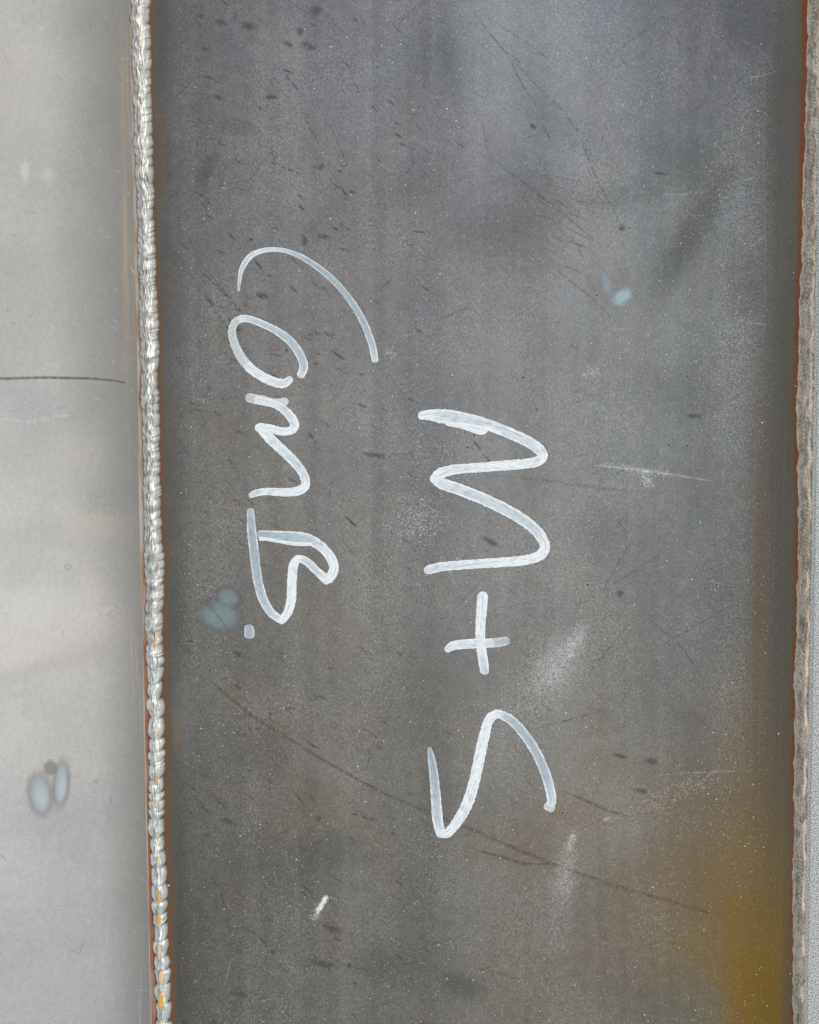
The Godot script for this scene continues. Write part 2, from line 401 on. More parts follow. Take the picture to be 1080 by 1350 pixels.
	powder(Vector2(848, 620), Vector2(856, 640), 3.4, 220, chalk, 0.7)
	powder(Vector2(768, 826), Vector2(748, 868), 6.0, 1000, chalk, 0.4)
	powder(Vector2(752, 850), Vector2(712, 905), 15.0, 4200, chalk, 0.36)
	powder(Vector2(735, 870), Vector2(668, 960), 24.0, 3600, chalk, 0.36)
	powder(Vector2(757, 1098), Vector2(748, 1120), 3.0, 420, chalk, 0.4)
	powder(Vector2(750, 1120), Vector2(742, 1180), 9.0, 2000, chalk, 0.28)
	powder(Vector2(742, 1160), Vector2(730, 1260), 12.0, 1900, chalk, 0.27)
	powder(Vector2(845, 1062), Vector2(935, 1026), 8.0, 620, chalk, 0.6)
	powder(Vector2(860, 1062), Vector2(930, 1080), 14.0, 260, chalk, 0.5)
	powder(Vector2(430, 1183), Vector2(420, 1200), 1.8, 330, rgb(244, 244, 246), 0.9)
	powder(Vector2(424, 1194), Vector2(412, 1214), 3.2, 240, chalk, 0.7)
	powder(Vector2(788, 486), Vector2(772, 496), 6.0, 130, chalk, 0.7)
	powder(Vector2(515, 460), Vector2(512, 470), 4.0, 50, chalk, 0.8)
	line([Vector2(431, 1180), Vector2(422, 1196), Vector2(417, 1204)], 6.0, rgb(236, 236, 238), 0.75, 0.9, 0.5)
	blob(799, 1079, 5, 2.5, -10, rgb(170, 166, 158), 0.7, 0.7, 0.3)
	# blue heat marks
	blob(812, 385, 26, 22, 10, rgb(126, 118, 112), 0.3, 1.2)
	blob(800, 375, 5.5, 12, -14, rgb(140, 160, 172), 0.66, 1.1, 0.3)
	blob(807, 389, 7, 6, 0, rgb(124, 134, 148), 0.7, 0.9)
	blob(820, 391, 12.5, 8.5, -38, rgb(160, 188, 200), 0.78, 1.1, 0.3)
	blob(288, 811, 30, 20, 12, rgb(84, 84, 88), 0.7, 0.6, 0.2)
	blob(301, 787, 18, 14, 20, rgb(84, 84, 88), 0.6, 0.6, 0.2)
	blob(289, 811, 25, 17, 12, rgb(132, 149, 150), 0.74, 0.8, 0.1)
	blob(301, 787, 13.5, 10.5, 20, rgb(130, 149, 153), 0.7, 0.8, 0.1)
	blob(276, 798, 10, 5, 40, rgb(92, 98, 104), 0.5, 0.8)
	line([Vector2(282, 806), Vector2(300, 828)], 1.4, rgb(78, 84, 88), 0.6, 0.5, 0.2)
	# pits with a pale rim
	for s in [[625, 573], [617, 589], [765, 329], [787, 388], [906, 587], [882, 586], [906, 495], [775, 770], [773, 891], [830, 300], [690, 497], [474, 764], [945, 770], [742, 1071], [812, 1262]]:
		blob(s[0], s[1], 2.4, 2.4, 0, rgb(160, 160, 160), 0.6, 0.6)
		blob(s[0] - 0.4, s[1] + 0.3, 1.4, 1.4, 0, rgb(42, 42, 42), 0.85, 0.6)
	for n in 26000:                           # sparkle of the bare scale
		var i := rng.randi_range(60, TW - 60)
		var j := rng.randi_range(1, TH - 2)
		dab(j * TW + i, rgb(210, 210, 211), rng.randf_range(0.08, 0.5))
	for n in 16000:
		var i := rng.randi_range(30, TW - 30)
		var j := rng.randi_range(1, TH - 2)
		dab(j * TW + i, rgb(52, 52, 52), rng.randf_range(0.1, 0.4))
	return finish()

func side_texture() -> ImageTexture:
	# x: up the slope from the rim (0 at the right edge of the texture), y: along the plate
	begin(540, TH, 0.0, Y0, 380.0, YH)
	var g := []
	var rows := [[170, 167, 163], [171, 168, 164], [168, 166, 162], [172, 171, 168], [188, 184, 180], [176, 175, 173], [168, 168, 167], [162, 162, 161]]
	for r in rows:
		for c in 4:
			var k: float = [1.0, 1.02, 1.0, 0.93][c]
			g.append([r[0] * k, r[1] * k, r[2] * k])
	px = broad(g, 4, 8, pw, ph)
	var cloud := layer(0.03, 4, 31, pw, ph, 96, 400)  # blurry cloud reflections painted into the plate colour as mottling
	var wash := layer(0.05, 3, 34, pw, ph, 40, 300)
	var mottle := layer(0.07, 4, 32, pw, ph)
	var grain := layer(0.45, 2, 33, pw, ph)
	var k := 0
	for j in ph:
		for i in pw:
			var n := j * pw + i
			var d := (cloud[n] - 128) * 0.00016 + (mottle[n] - 128) * 0.00018 + (grain[n] - 128) * 0.00062 + (wash[n] - 128) * 0.00014
			var w := (wash[n] - 128) * 0.00006
			px[k] += d + w * 0.5
			px[k + 1] += d
			px[k + 2] += d - w * 0.8
			k += 3
	for j in ph:
		var y := j / sy + oy
		var wob := fine.get_noise_2d(15.0, j * 0.03)
		for i in pw:
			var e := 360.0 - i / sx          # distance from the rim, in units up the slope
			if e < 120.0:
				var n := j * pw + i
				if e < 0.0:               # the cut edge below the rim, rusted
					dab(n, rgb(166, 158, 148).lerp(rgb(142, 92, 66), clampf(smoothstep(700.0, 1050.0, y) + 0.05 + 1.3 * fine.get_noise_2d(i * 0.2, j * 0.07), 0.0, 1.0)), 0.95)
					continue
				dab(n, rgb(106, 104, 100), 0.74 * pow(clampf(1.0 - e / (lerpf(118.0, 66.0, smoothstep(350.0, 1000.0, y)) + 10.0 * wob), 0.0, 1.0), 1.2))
				if e < 2.6:               # bright worn rim
					dab(n, rgb(222, 218, 212), smoothstep(2.4, 0.6, e) * clampf(0.35 + 0.5 * smoothstep(500.0, 650.0, y) + 0.9 * fine.get_noise_2d(8.0, j * 0.04), 0.0, 0.9))
				var stripe := exp(-pow((e - 13.0 - 2.0 * wob - 0.006 * (y - 200.0)) / 4.6, 2.0)) * clampf(0.8 + 0.9 * fine.get_noise_2d(i * 0.2, j * 0.05 + 700.0), 0.2, 1.2)
				dab(n, rgb(170, 142, 112), stripe * 0.45 * smoothstep(0.0, 60.0, y) * smoothstep(620.0, 330.0, y))
				dab(n, rgb(150, 124, 100), 0.5 * smoothstep(6.0, 1.5, e) * clampf(0.4 + fine.get_noise_2d(3.0, j * 0.06), 0.0, 1.0))
	var R := 360.0 + 0.0
	var m := func(x: float, y: float) -> Vector2:      # seen offset left of the rim -> along the slope
		var rim := left_rim.x + left_rim.y * y
		return Vector2(R - (rim - x) * 1.01, CY + (y - CY) * (1.0 - 0.000185 * (rim - x)))
	line([m.call(-60.0, 498.0), m.call(0.0, 496.0), m.call(60.0, 495.5), m.call(120.0, 498.0), m.call(150.0, 501.0), m.call(167.0, 505.0)], 3.6, rgb(70, 68, 66), 0.8, 0.4, 0.3)
	line([m.call(2.0, 549.0), m.call(40.0, 553.0), m.call(70.0, 549.0), m.call(96.0, 545.0)], 6.0, rgb(200, 198, 194), 0.45, 0.7, 0.6)
	for s in [[80, 838, 60, 26, -10, rgb(206, 192, 184), 0.34], [40, 800, 70, 30, 0, rgb(210, 207, 203), 0.4], [60, 700, 110, 20, -4, rgb(160, 158, 156), 0.22], [30, 884, 60, 9, -10, rgb(150, 149, 147), 0.22], [110, 858, 60, 12, -12, rgb(152, 150, 148), 0.14],
			[20, 905, 50, 10, -8, rgb(152, 152, 150), 0.18], [120, 690, 30, 18, 0, rgb(206, 186, 170), 0.3], [90, 600, 40, 30, 0, rgb(200, 186, 174), 0.22], [60, 340, 60, 50, 0, rgb(160, 157, 152), 0.2], [30, 130, 50, 60, 0, rgb(190, 184, 178), 0.25], [50, 190, 30, 22, 0, rgb(158, 155, 150), 0.3]]:
		var p: Vector2 = m.call(float(s[0]), float(s[1]))
		blob(p.x, p.y, s[2] * 1.1, s[3], s[4], s[5], s[6], 1.6, 0.5)
	for s in [[35, 225, 5.0, 12.0, 0, 0.7], [64, 230, 6.0, 9.0, 10, 0.4]]:
		var p: Vector2 = m.call(float(s[0]), float(s[1]))
		blob(p.x, p.y, s[2] * 1.1, s[3], s[4], rgb(200, 203, 201), s[5] * 0.8, 1.1, 0.3)
	for s in [[55, 1042, 11.5, 25.0, -8], [82, 1029, 7.5, 27.0, 6], [68, 1008, 5.0, 6.5, 0]]:
		var p: Vector2 = m.call(float(s[0]), float(s[1]))
		blob(p.x, p.y, (s[2] + 3.0) * 1.1, s[3] + 3.0, s[4], rgb(112, 110, 109), 0.66, 0.7, 0.06)
		if s[2] > 6.0:
			blob(p.x, p.y, s[2] * 1.0, s[3] - 2.0, s[4], rgb(160, 171, 175), 0.9, 0.6, 0.06)
			blob(p.x + 1.0, p.y + 5.0, s[2] * 0.6, s[3] * 0.5, s[4], rgb(182, 190, 192), 0.6, 1.4, 0.2)
	var stain: Vector2 = m.call(127.0, 1027.0)
	blob(stain.x, stain.y, 3.0, 2.4, 0, rgb(170, 120, 104), 0.6, 0.8)
	var ring: Vector2 = m.call(91.0, 744.0)
	blob(ring.x, ring.y, 4.6, 3.8, 0, rgb(140, 138, 136), 0.6, 0.5)
	blob(ring.x, ring.y, 3.0, 2.4, 0, rgb(186, 184, 180), 0.7, 0.5)
	for n in 420:
		var e := rng.randf()
		var x := R - 8.0 - e * e * 300.0
		var y := rng.randf_range(-300.0, 1650.0)
		var ang := rng.randf_range(-0.6, 1.9)
		var l := rng.randf_range(3.0, 22.0)
		line([Vector2(x, y), Vector2(x, y) + Vector2(cos(ang), sin(ang)) * l], rng.randf_range(0.8, 1.6), rgb(104, 102, 100) if n % 3 else rgb(214, 214, 212), rng.randf_range(0.12, 0.45), 0.9, 0.5)
	for n in 20:
		var x := R - rng.randf_range(2.0, 18.0)
		var y := rng.randf_range(-300.0, 1400.0)
		line([Vector2(x, y), Vector2(x + rng.randfn(), y + rng.randf_range(60.0, 240.0))], 1.0, rgb(206, 204, 200), rng.randf_range(0.15, 0.4), 0.8, 0.4)
	for n in 5000:
		dab(rng.randi_range(1, ph - 2) * pw + rng.randi_range(1, pw - 2), rgb(232, 232, 230), rng.randf_range(0.1, 0.6))
	return finish()

# ------------------------------------------------------------------ plates
func face_mesh() -> ArrayMesh:
	var st := SurfaceTool.new()
	st.begin(Mesh.PRIMITIVE_TRIANGLES)
	var y1 := Y0 + YH
	var c := [Vector2(left_rim.x + left_rim.y * Y0 + 3.0, Y0), Vector2(right_rim.x + right_rim.y * Y0 - 4.0, Y0), Vector2(right_rim.x + right_rim.y * y1 - 4.0, y1), Vector2(left_rim.x + left_rim.y * y1 + 3.0, y1)]
	var top := []
	var low := []
	var uv := []
	for p in c:
		top.append(at(p.x, p.y))
		low.append(at(p.x, p.y, -0.012))
		uv.append(Vector2((p.x - X0) / XW, (p.y - Y0) / YH))
	quad(st, top[0], top[1], top[2], top[3], uv)
	quad(st, low[3], low[2], low[1], low[0], [uv[3], uv[2], uv[1], uv[0]])
	for i in 4:
		var k := (i + 1) % 4
		quad(st, top[k], top[i], low[i], low[k], [uv[k], uv[i], uv[i], uv[k]])
	return st.commit()

func side_plate_mesh(length: float, thick: float, bevel: float, seed_at: float) -> ArrayMesh:
	# local axes: x up the slope (negative = away from the weld), y out of the face, z along the rim
	var prof := PackedVector2Array([Vector2(-length, 0), Vector2(-length * 0.5, 0), Vector2(-0.0009, 0), Vector2(-0.0005, -0.00008), Vector2(-0.00015, -0.00032), Vector2(0, -0.0006), Vector2(bevel, -bevel * 0.3 - 0.0006), Vector2(bevel, -thick), Vector2(-length, -thick), Vector2(-length, 0)])
	var st := SurfaceTool.new()
	st.begin(Mesh.PRIMITIVE_TRIANGLES)
	var steps := 200
	var zs := []
	for i in steps + 1:
		zs.append((Y0 + YH * i / steps - CY) * U)
	for s in steps:
		for e in prof.size() - 1:
			var pts := []
			var uv := []
			for q in [[e, s], [e + 1, s], [e + 1, s + 1], [e, s + 1]]:
				var p: Vector2 = prof[q[0]]
				var z: float = zs[q[1]]
				var wave := 0.0
				if q[0] >= 2 and q[0] <= 5:      # a flame-cut rim is never quite straight
					wave = 0.00022 * fine.get_noise_2d(seed_at, z * 900.0) + 0.00012 * fine.get_noise_2d(seed_at + 40.0, z * 4000.0)
				pts.append(Vector3(p.x + wave, p.y, z))
				uv.append(Vector2((360.0 + minf(p.x / U, 18.0)) / 380.0, (z / U + CY - Y0) / YH))
			quad(st, pts[0], pts[1], pts[2], pts[3], uv)
	for end in [0, steps]:
		var z: float = zs[end]
		var a := Vector3(-length, 0, z)
		var b := Vector3(0, -0.0002, z)
		var c := Vector3(bevel, -thick, z)
		var d := Vector3(-length, -thick, z)
		if end == 0:
			quad(st, b, a, d, c, [Vector2.ZERO, Vector2.ZERO, Vector2.ZERO, Vector2.ZERO])
		else:
			quad(st, a, b, c, d, [Vector2.ZERO, Vector2.ZERO, Vector2.ZERO, Vector2.ZERO])
	return st.commit()

func side_place(rim: Vector2, rise: float, height: float, mirror: bool) -> Transform3D:
	var z := Vector3(rim.y, 0, 1).normalized()
	var out_ := Vector3(1, 0, 0) if mirror else Vector3(-1, 0, 0)
	out_ = (out_ - z * out_.dot(z)).normalized()
	var up := out_ * cos(rise) + Vector3.UP * sin(rise)      # up the slope
	var x := -up
	var y := z.cross(x)
	if mirror:
		z = -z
		y = z.cross(x)
	return Transform3D(Basis(x, y, z), at(rim.x + rim.y * CY, CY, height))

# ------------------------------------------------------------------ weld beads
func bead_mesh(left: PackedVector2Array, right: PackedVector2Array, style: int, low: Callable) -> ArrayMesh:
	var step := 0.8
	var rows := int(YH / step) + 1
	var cols := 35
	var jit := noise(0.05, 2, 70 + style)
	var n1 := noise(0.35, 2, 80 + style)
	var n2 := noise(0.09, 3, 90 + style)
	# lump count reached at each row
	var lump := PackedFloat32Array()
	var size := PackedFloat32Array()
	lump.resize(rows + 200)
	size.resize(rows + 200)
	var fine_phase := PackedFloat32Array()
	fine_phase.resize(rows + 200)
	var p := 0.0
	var q := 0.0
	for r in rows + 200:
		var y := Y0 + r * step
		var pitch := 14.0
		if style == 0:
			pitch = lerpf(13.0, 21.0, smoothstep(780.0, 930.0, y)) * (1.0 + 1.3 * jit.get_noise_1d(y * 0.8))
		else:
			pitch = 30.0 * (1.0 + 0.6 * jit.get_noise_1d(y * 0.4))
		p += step / pitch
		lump[r] = p
		q += step / ((5.0 if style == 0 else 5.4) * (1.0 + 0.5 * jit.get_noise_1d(y * 0.5 + 333.0)))
		fine_phase[r] = q
	var pos := PackedVector3Array()
	var col := PackedColorArray()
	pos.resize(rows * cols)
	col.resize(rows * cols)
	for r in rows:
		var y := Y0 + r * step
		var big := smoothstep(800.0, 930.0, y) if style == 0 else 0.0
		var xl := interp(left, y) - (1.6 * smoothstep(1000.0, 700.0, y) if style == 0 else 0.0) + 0.9 * jit.get_noise_1d(y * 1.7 + 200.0) + 2.2 * jit.get_noise_1d(y * 0.5 + 260.0)
		var xr := interp(right, y) + 0.9 * jit.get_noise_1d(y * 1.7 + 900.0) + 2.2 * jit.get_noise_1d(y * 0.5 + 960.0)
		var hl: float = low.call(xl, y, 0)
		var hr: float = low.call(xr, y, 1)
		var meander := 0.25 * jit.get_noise_1d(y * 0.25 + 50.0)
		for c in cols:
			var s := 2.0 * c / (cols - 1) - 1.0
			var k := 1.0 - s * s
			var sag := (5.0 if style == 0 else 4.0) * (s - meander) * (s - meander)
			var rr := clampi(r + int(sag / step), 0, rows + 199)
			var f := fposmod(lump[rr], 1.0)
			var lobe := pow(sin(PI * f), 0.55)
			var x: float
			var h: float
			var bulge: float
			var tint: Color
			var wild := n1.get_noise_2d(c * 1.9, y * (0.2 if style == 0 else 0.6))
			var slow := n2.get_noise_2d(c * 1.1, y * 0.32)
			if style == 0:
				var ea := lerpf(1.5, 3.0, big)
				var a := xl + (1.0 - lobe) * ea * 0.7
				var b := xr - (1.0 - lobe) * ea
				x = lerpf(a, b, (s + 1.0) * 0.5)
				var outer := smoothstep(0.3, 0.85, absf(s))
				bulge = 0.0021 * pow(k, 0.7)
				var rq := clampi(r + int((9.0 * absf(s - meander)) / step), 0, rows + 199)
				var ripple := sin(TAU * fine_phase[rq] + 2.0 * slow)
				bulge += k * (0.000008 * ripple * (1.0 - 0.7 * big) + 0.00011 * wild * (1.0 - 0.4 * big) + 0.00020 * slow)
				for stop in [68.0, 128.0, 236.0, 338.0, 414.0, 472.0, 668.0, 772.0]:
					var t: float = (y + 7.0 * s * s - stop) / 5.0
					if absf(t) < 3.0:
						bulge += k * (0.00028 * exp(-t * t) - 0.0002 * exp(-(t - 1.6) * (t - 1.6)))
				bulge += (0.00013 + 0.00033 * big) * lobe * outer * sqrt(maxf(k, 0.0))
				bulge += 0.00007 * big * lobe * (1.0 - outer)
				h = lerpf(hl, hr, (s + 1.0) * 0.5) + bulge
				tint = lin(182, 182, 179)
				var ox_ := clampf(0.5 + 2.4 * n1.get_noise_2d(c * 1.1 + 77.0, y * 0.16), 0.0, 1.0) * smoothstep(0.4, 0.0, s - meander * 2.0) * smoothstep(-0.9, -0.55, s)
				tint = tint.lerp(lin(74, 74, 75), 0.7 * ox_ * (1.0 - 0.55 * big))
				tint = tint.lerp(lin(176, 190, 196), 0.6 * big * smoothstep(0.75, 0.2, absf(s)))
				tint = tint.lerp(lin(244, 240, 226), big * smoothstep(0.12, 0.3, n1.get_noise_2d(c * 0.8 + 140.0, y * 0.12)) * smoothstep(0.5, 0.1, absf(s - 0.12)))  # pale highlight strips painted along the lower ridge
				tint = tint.lerp(lin(58, 56, 50), 0.7 * big * smoothstep(0.12, 0.32, n1.get_noise_2d(c * 0.9 + 240.0, y * 0.14)) * smoothstep(0.4, 0.1, absf(s + 0.3)))
				tint = tint.lerp(lin(226, 222, 212), (0.35 + 0.4 * big) * lobe * smoothstep(0.5, 0.75, absf(s)))  # white glints painted on the scalloped edges
				var rim := smoothstep(-0.8, -0.98, s)
				tint = tint.lerp(lin(166, 116, 80), maxf(rim, 0.7 * smoothstep(0.88, 0.99, s)) * clampf(0.45 + slow * 1.6, 0.0, 0.9))
				tint = tint.lerp(lin(52, 42, 36), (0.4 + 0.4 * big) * smoothstep(0.6, 0.2, lobe) * smoothstep(0.55, 0.85, absf(s)))
			else:
				x = lerpf(xl, xr, (s + 1.0) * 0.5)
				bulge = 0.0015 * pow(k, 0.8)
				var mid := absf(s + 0.12 - meander)
				var zone := smoothstep(0.62, 0.4, mid) * clampf(0.75 + 1.3 * n2.get_noise_2d(3.0, y * 0.14), 0.15, 1.0)
				var rq := clampi(r + int((12.0 - 11.0 * mid) / step), 0, rows + 199)
				var ripple := sin(TAU * fine_phase[rq] + 1.2 * slow)
				bulge += k * (0.00024 * ripple * zone + 0.00022 * wild + 0.00045 * slow)
				h = lerpf(hl, hr, (s + 1.0) * 0.5) + bulge
				tint = lin(166, 158, 147).lerp(lin(92, 88, 82), 0.6 * smoothstep(0.05, 0.3, n2.get_noise_2d(200.0 + c * 0.6, y * 0.45)))
				tint = tint.lerp(lin(84, 85, 82), clampf(zone * (0.4 + 0.5 * ripple * clampf(0.6 + 2.0 * slow, 0.1, 1.2)) + 1.3 * wild, 0.0, 0.95))
				var pad := smoothstep(0.2, 0.4, s) * smoothstep(0.95, 0.85, s) * smoothstep(-0.05, 0.15, n2.get_noise_2d(60.0 + c * 0.5, y * 0.2)) * smoothstep(300.0, 900.0, y)
				tint = tint.lerp(lin(206, 192, 176), 0.85 * pad)
				tint = tint.lerp(lin(206, 196, 178), clampf(0.45 + 1.2 * wild, 0.0, 0.9) * smoothstep(-0.7, -0.9, s))
				tint = tint.lerp(lin(52, 49, 46), 0.85 * smoothstep(0.80, 0.95, s + 0.3 * wild))
				tint = tint.lerp(lin(176, 146, 128), clampf(slow * 1.2, 0.0, 0.35))
			pos[r * cols + c] = at(x, y, h)
			col[r * cols + c] = tint
	return grid(rows, cols, pos, PackedVector2Array(), col)

func lump_mesh(seed_at: float, rough: float) -> ArrayMesh:
	# a small rounded droplet, slightly uneven
	var s := SphereMesh.new()
	s.radial_segments = 14
	s.rings = 8
	var arr := s.get_mesh_arrays()
	var v: PackedVector3Array = arr[Mesh.ARRAY_VERTEX]
	for i in v.size():
		v[i] *= 1.0 + rough * fine.get_noise_3d(v[i].x * 60.0 + seed_at, v[i].y * 60.0, v[i].z * 60.0)
	arr[Mesh.ARRAY_VERTEX] = v
	var m := ArrayMesh.new()
	m.add_surface_from_arrays(Mesh.PRIMITIVE_TRIANGLES, arr)
	return m

# ------------------------------------------------------------------ marker strokes
func spline(pts: Array) -> Array:
	# [x, y, width, density] knots -> points about every 1.2 units
	var out := []
	for i in pts.size() - 1:
		var a: Array = pts[maxi(i - 1, 0)]
		var b: Array = pts[i]
		var c: Array = pts[i + 1]
		var d: Array = pts[mini(i + 2, pts.size() - 1)]
		var n := maxi(2, int(Vector2(c[0] - b[0], c[1] - b[1]).length() / 1.2))
		for s in n:
			var t := float(s) / n
			var v := []
			for k in 4:
				v.append(cubic_interpolate(b[k], c[k], a[k], d[k], t))
			out.append(v)
	out.append(pts[-1])
	return out

func stroke(pts: Array, lift: float, seed_at: float, dry: float) -> ArrayMesh:
	var path := spline(pts)
	var n := path.size()
	var cols := 13
	# round both ends off
	var at_len := PackedFloat32Array()
	at_len.resize(n)
	for i in range(1, n):
		at_len[i] = at_len[i - 1] + Vector2(path[i][0] - path[i - 1][0], path[i][1] - path[i - 1][1]).length()
	var total := at_len[n - 1]
	var first := Vector2(path[1][0] - path[0][0], path[1][1] - path[0][1]).normalized()
	var last := Vector2(path[n - 1][0] - path[n - 2][0], path[n - 1][1] - path[n - 2][1]).normalized()
	var rows := []
	for q in range(6, 0, -1):
		var r: float = path[0][2] * 0.5
		var off := r * sin(PI * 0.5 * q / 6.0) * 0.9
		rows.append([path[0][0] - first.x * off, path[0][1] - first.y * off, path[0][2] * cos(PI * 0.5 * q / 6.0), path[0][3], first, -off])
	for i in n:
		var t := Vector2(path[mini(i + 1, n - 1)][0] - path[maxi(i - 1, 0)][0], path[mini(i + 1, n - 1)][1] - path[maxi(i - 1, 0)][1]).normalized()
		rows.append([path[i][0], path[i][1], path[i][2], path[i][3], t, at_len[i]])
	for q in range(1, 7):
		var r: float = path[n - 1][2] * 0.5
		var off := r * sin(PI * 0.5 * q / 6.0) * 0.9
		rows.append([path[n - 1][0] + last.x * off, path[n - 1][1] + last.y * off, path[n - 1][2] * cos(PI * 0.5 * q / 6.0), path[n - 1][3], last, total + off])
	var pos := PackedVector3Array()
	var uv := PackedVector2Array()
	var col := PackedColorArray()
	for row in rows:
		var side := Vector2(-row[4].y, row[4].x)
		for c in cols:
			var s := 1.0 - 2.0 * c / (cols - 1)          # left of travel is the other hand: keeps the front face up
			var ragged: float = 1.0 + 0.13 * fine.get_noise_2d(row[5] * 1.9 + seed_at, s * 3.0) if absf(s) > 0.8 else 1.0
			var w: float = row[2] * 0.5 * ragged
			var p := Vector2(row[0], row[1]) + side * s * w
			var h := lift + 0.00010 * (1.0 - s * s) + 0.00003 * maxf(0.0, 1.0 - absf(absf(s) - 0.82) * 6.0)
			pos.append(at(p.x, p.y, h))
			uv.append(Vector2(0.5 + 0.46 * s, (row[5] + seed_at * 37.0) / 420.0))
			var dense: float = row[3]
			var edge := smoothstep(0.55, 0.85, absf(s)) * (1.0 + 0.8 * fine.get_noise_2d(row[5] * 0.5 + seed_at * 9.0, signf(s) * 50.0))
			var a := clampf(lerpf(dense, minf(1.0, dense + 0.3), edge), 0.0, 1.0)
			a = clampf(0.34 + 0.74 * a, 0.0, 1.0)
			var c0 := lin(202, 220, 229).lerp(lin(243, 247, 248), clampf((a - 0.66) * 3.0, 0.0, 1.0))
			col.append(Color(c0.r, c0.g, c0.b, a))
	return grid(rows.size(), cols, pos, uv, col)

func ink_texture(dry: bool) -> ImageTexture:
	var w := 128
	var h := 1024
	var streak := noise(0.16, 3, 51).get_image(w, 24)
	streak.resize(w, h, Image.INTERPOLATE_CUBIC)
	streak.convert(Image.FORMAT_L8)
	var speck := noise(0.2, 2, 52).get_image(w, h)
	speck.convert(Image.FORMAT_L8)
	var wash := noise(0.03, 3, 53).get_image(w, h)
	wash.convert(Image.FORMAT_L8)
	var im := Image.create(w, h, false, Image.FORMAT_RGBA8)
	for j in h:
		for i in w:
			var a := streak.get_pixel(i, j).r
			var b := speck.get_pixel(i, j).r
			var c := wash.get_pixel(i, j).r
			var alpha := clampf(0.95 + 0.42 * (a - 0.45) + 0.5 * (c - 0.48), 0.35, 1.0)
			if dry:
				alpha = clampf(1.0 - smoothstep(0.47, 0.60, b) * 0.8, 0.1, 1.0)
			else:
				alpha *= 1.0 - 0.6 * smoothstep(0.74, 0.86, b)
			var v := clampf(0.97 + 0.12 * (a - 0.5) + 0.06 * (c - 0.5), 0.0, 1.0)
			im.set_pixel(i, j, Color(v, v, minf(1.0, v * 1.01), alpha))
	return ImageTexture.create_from_image(im)

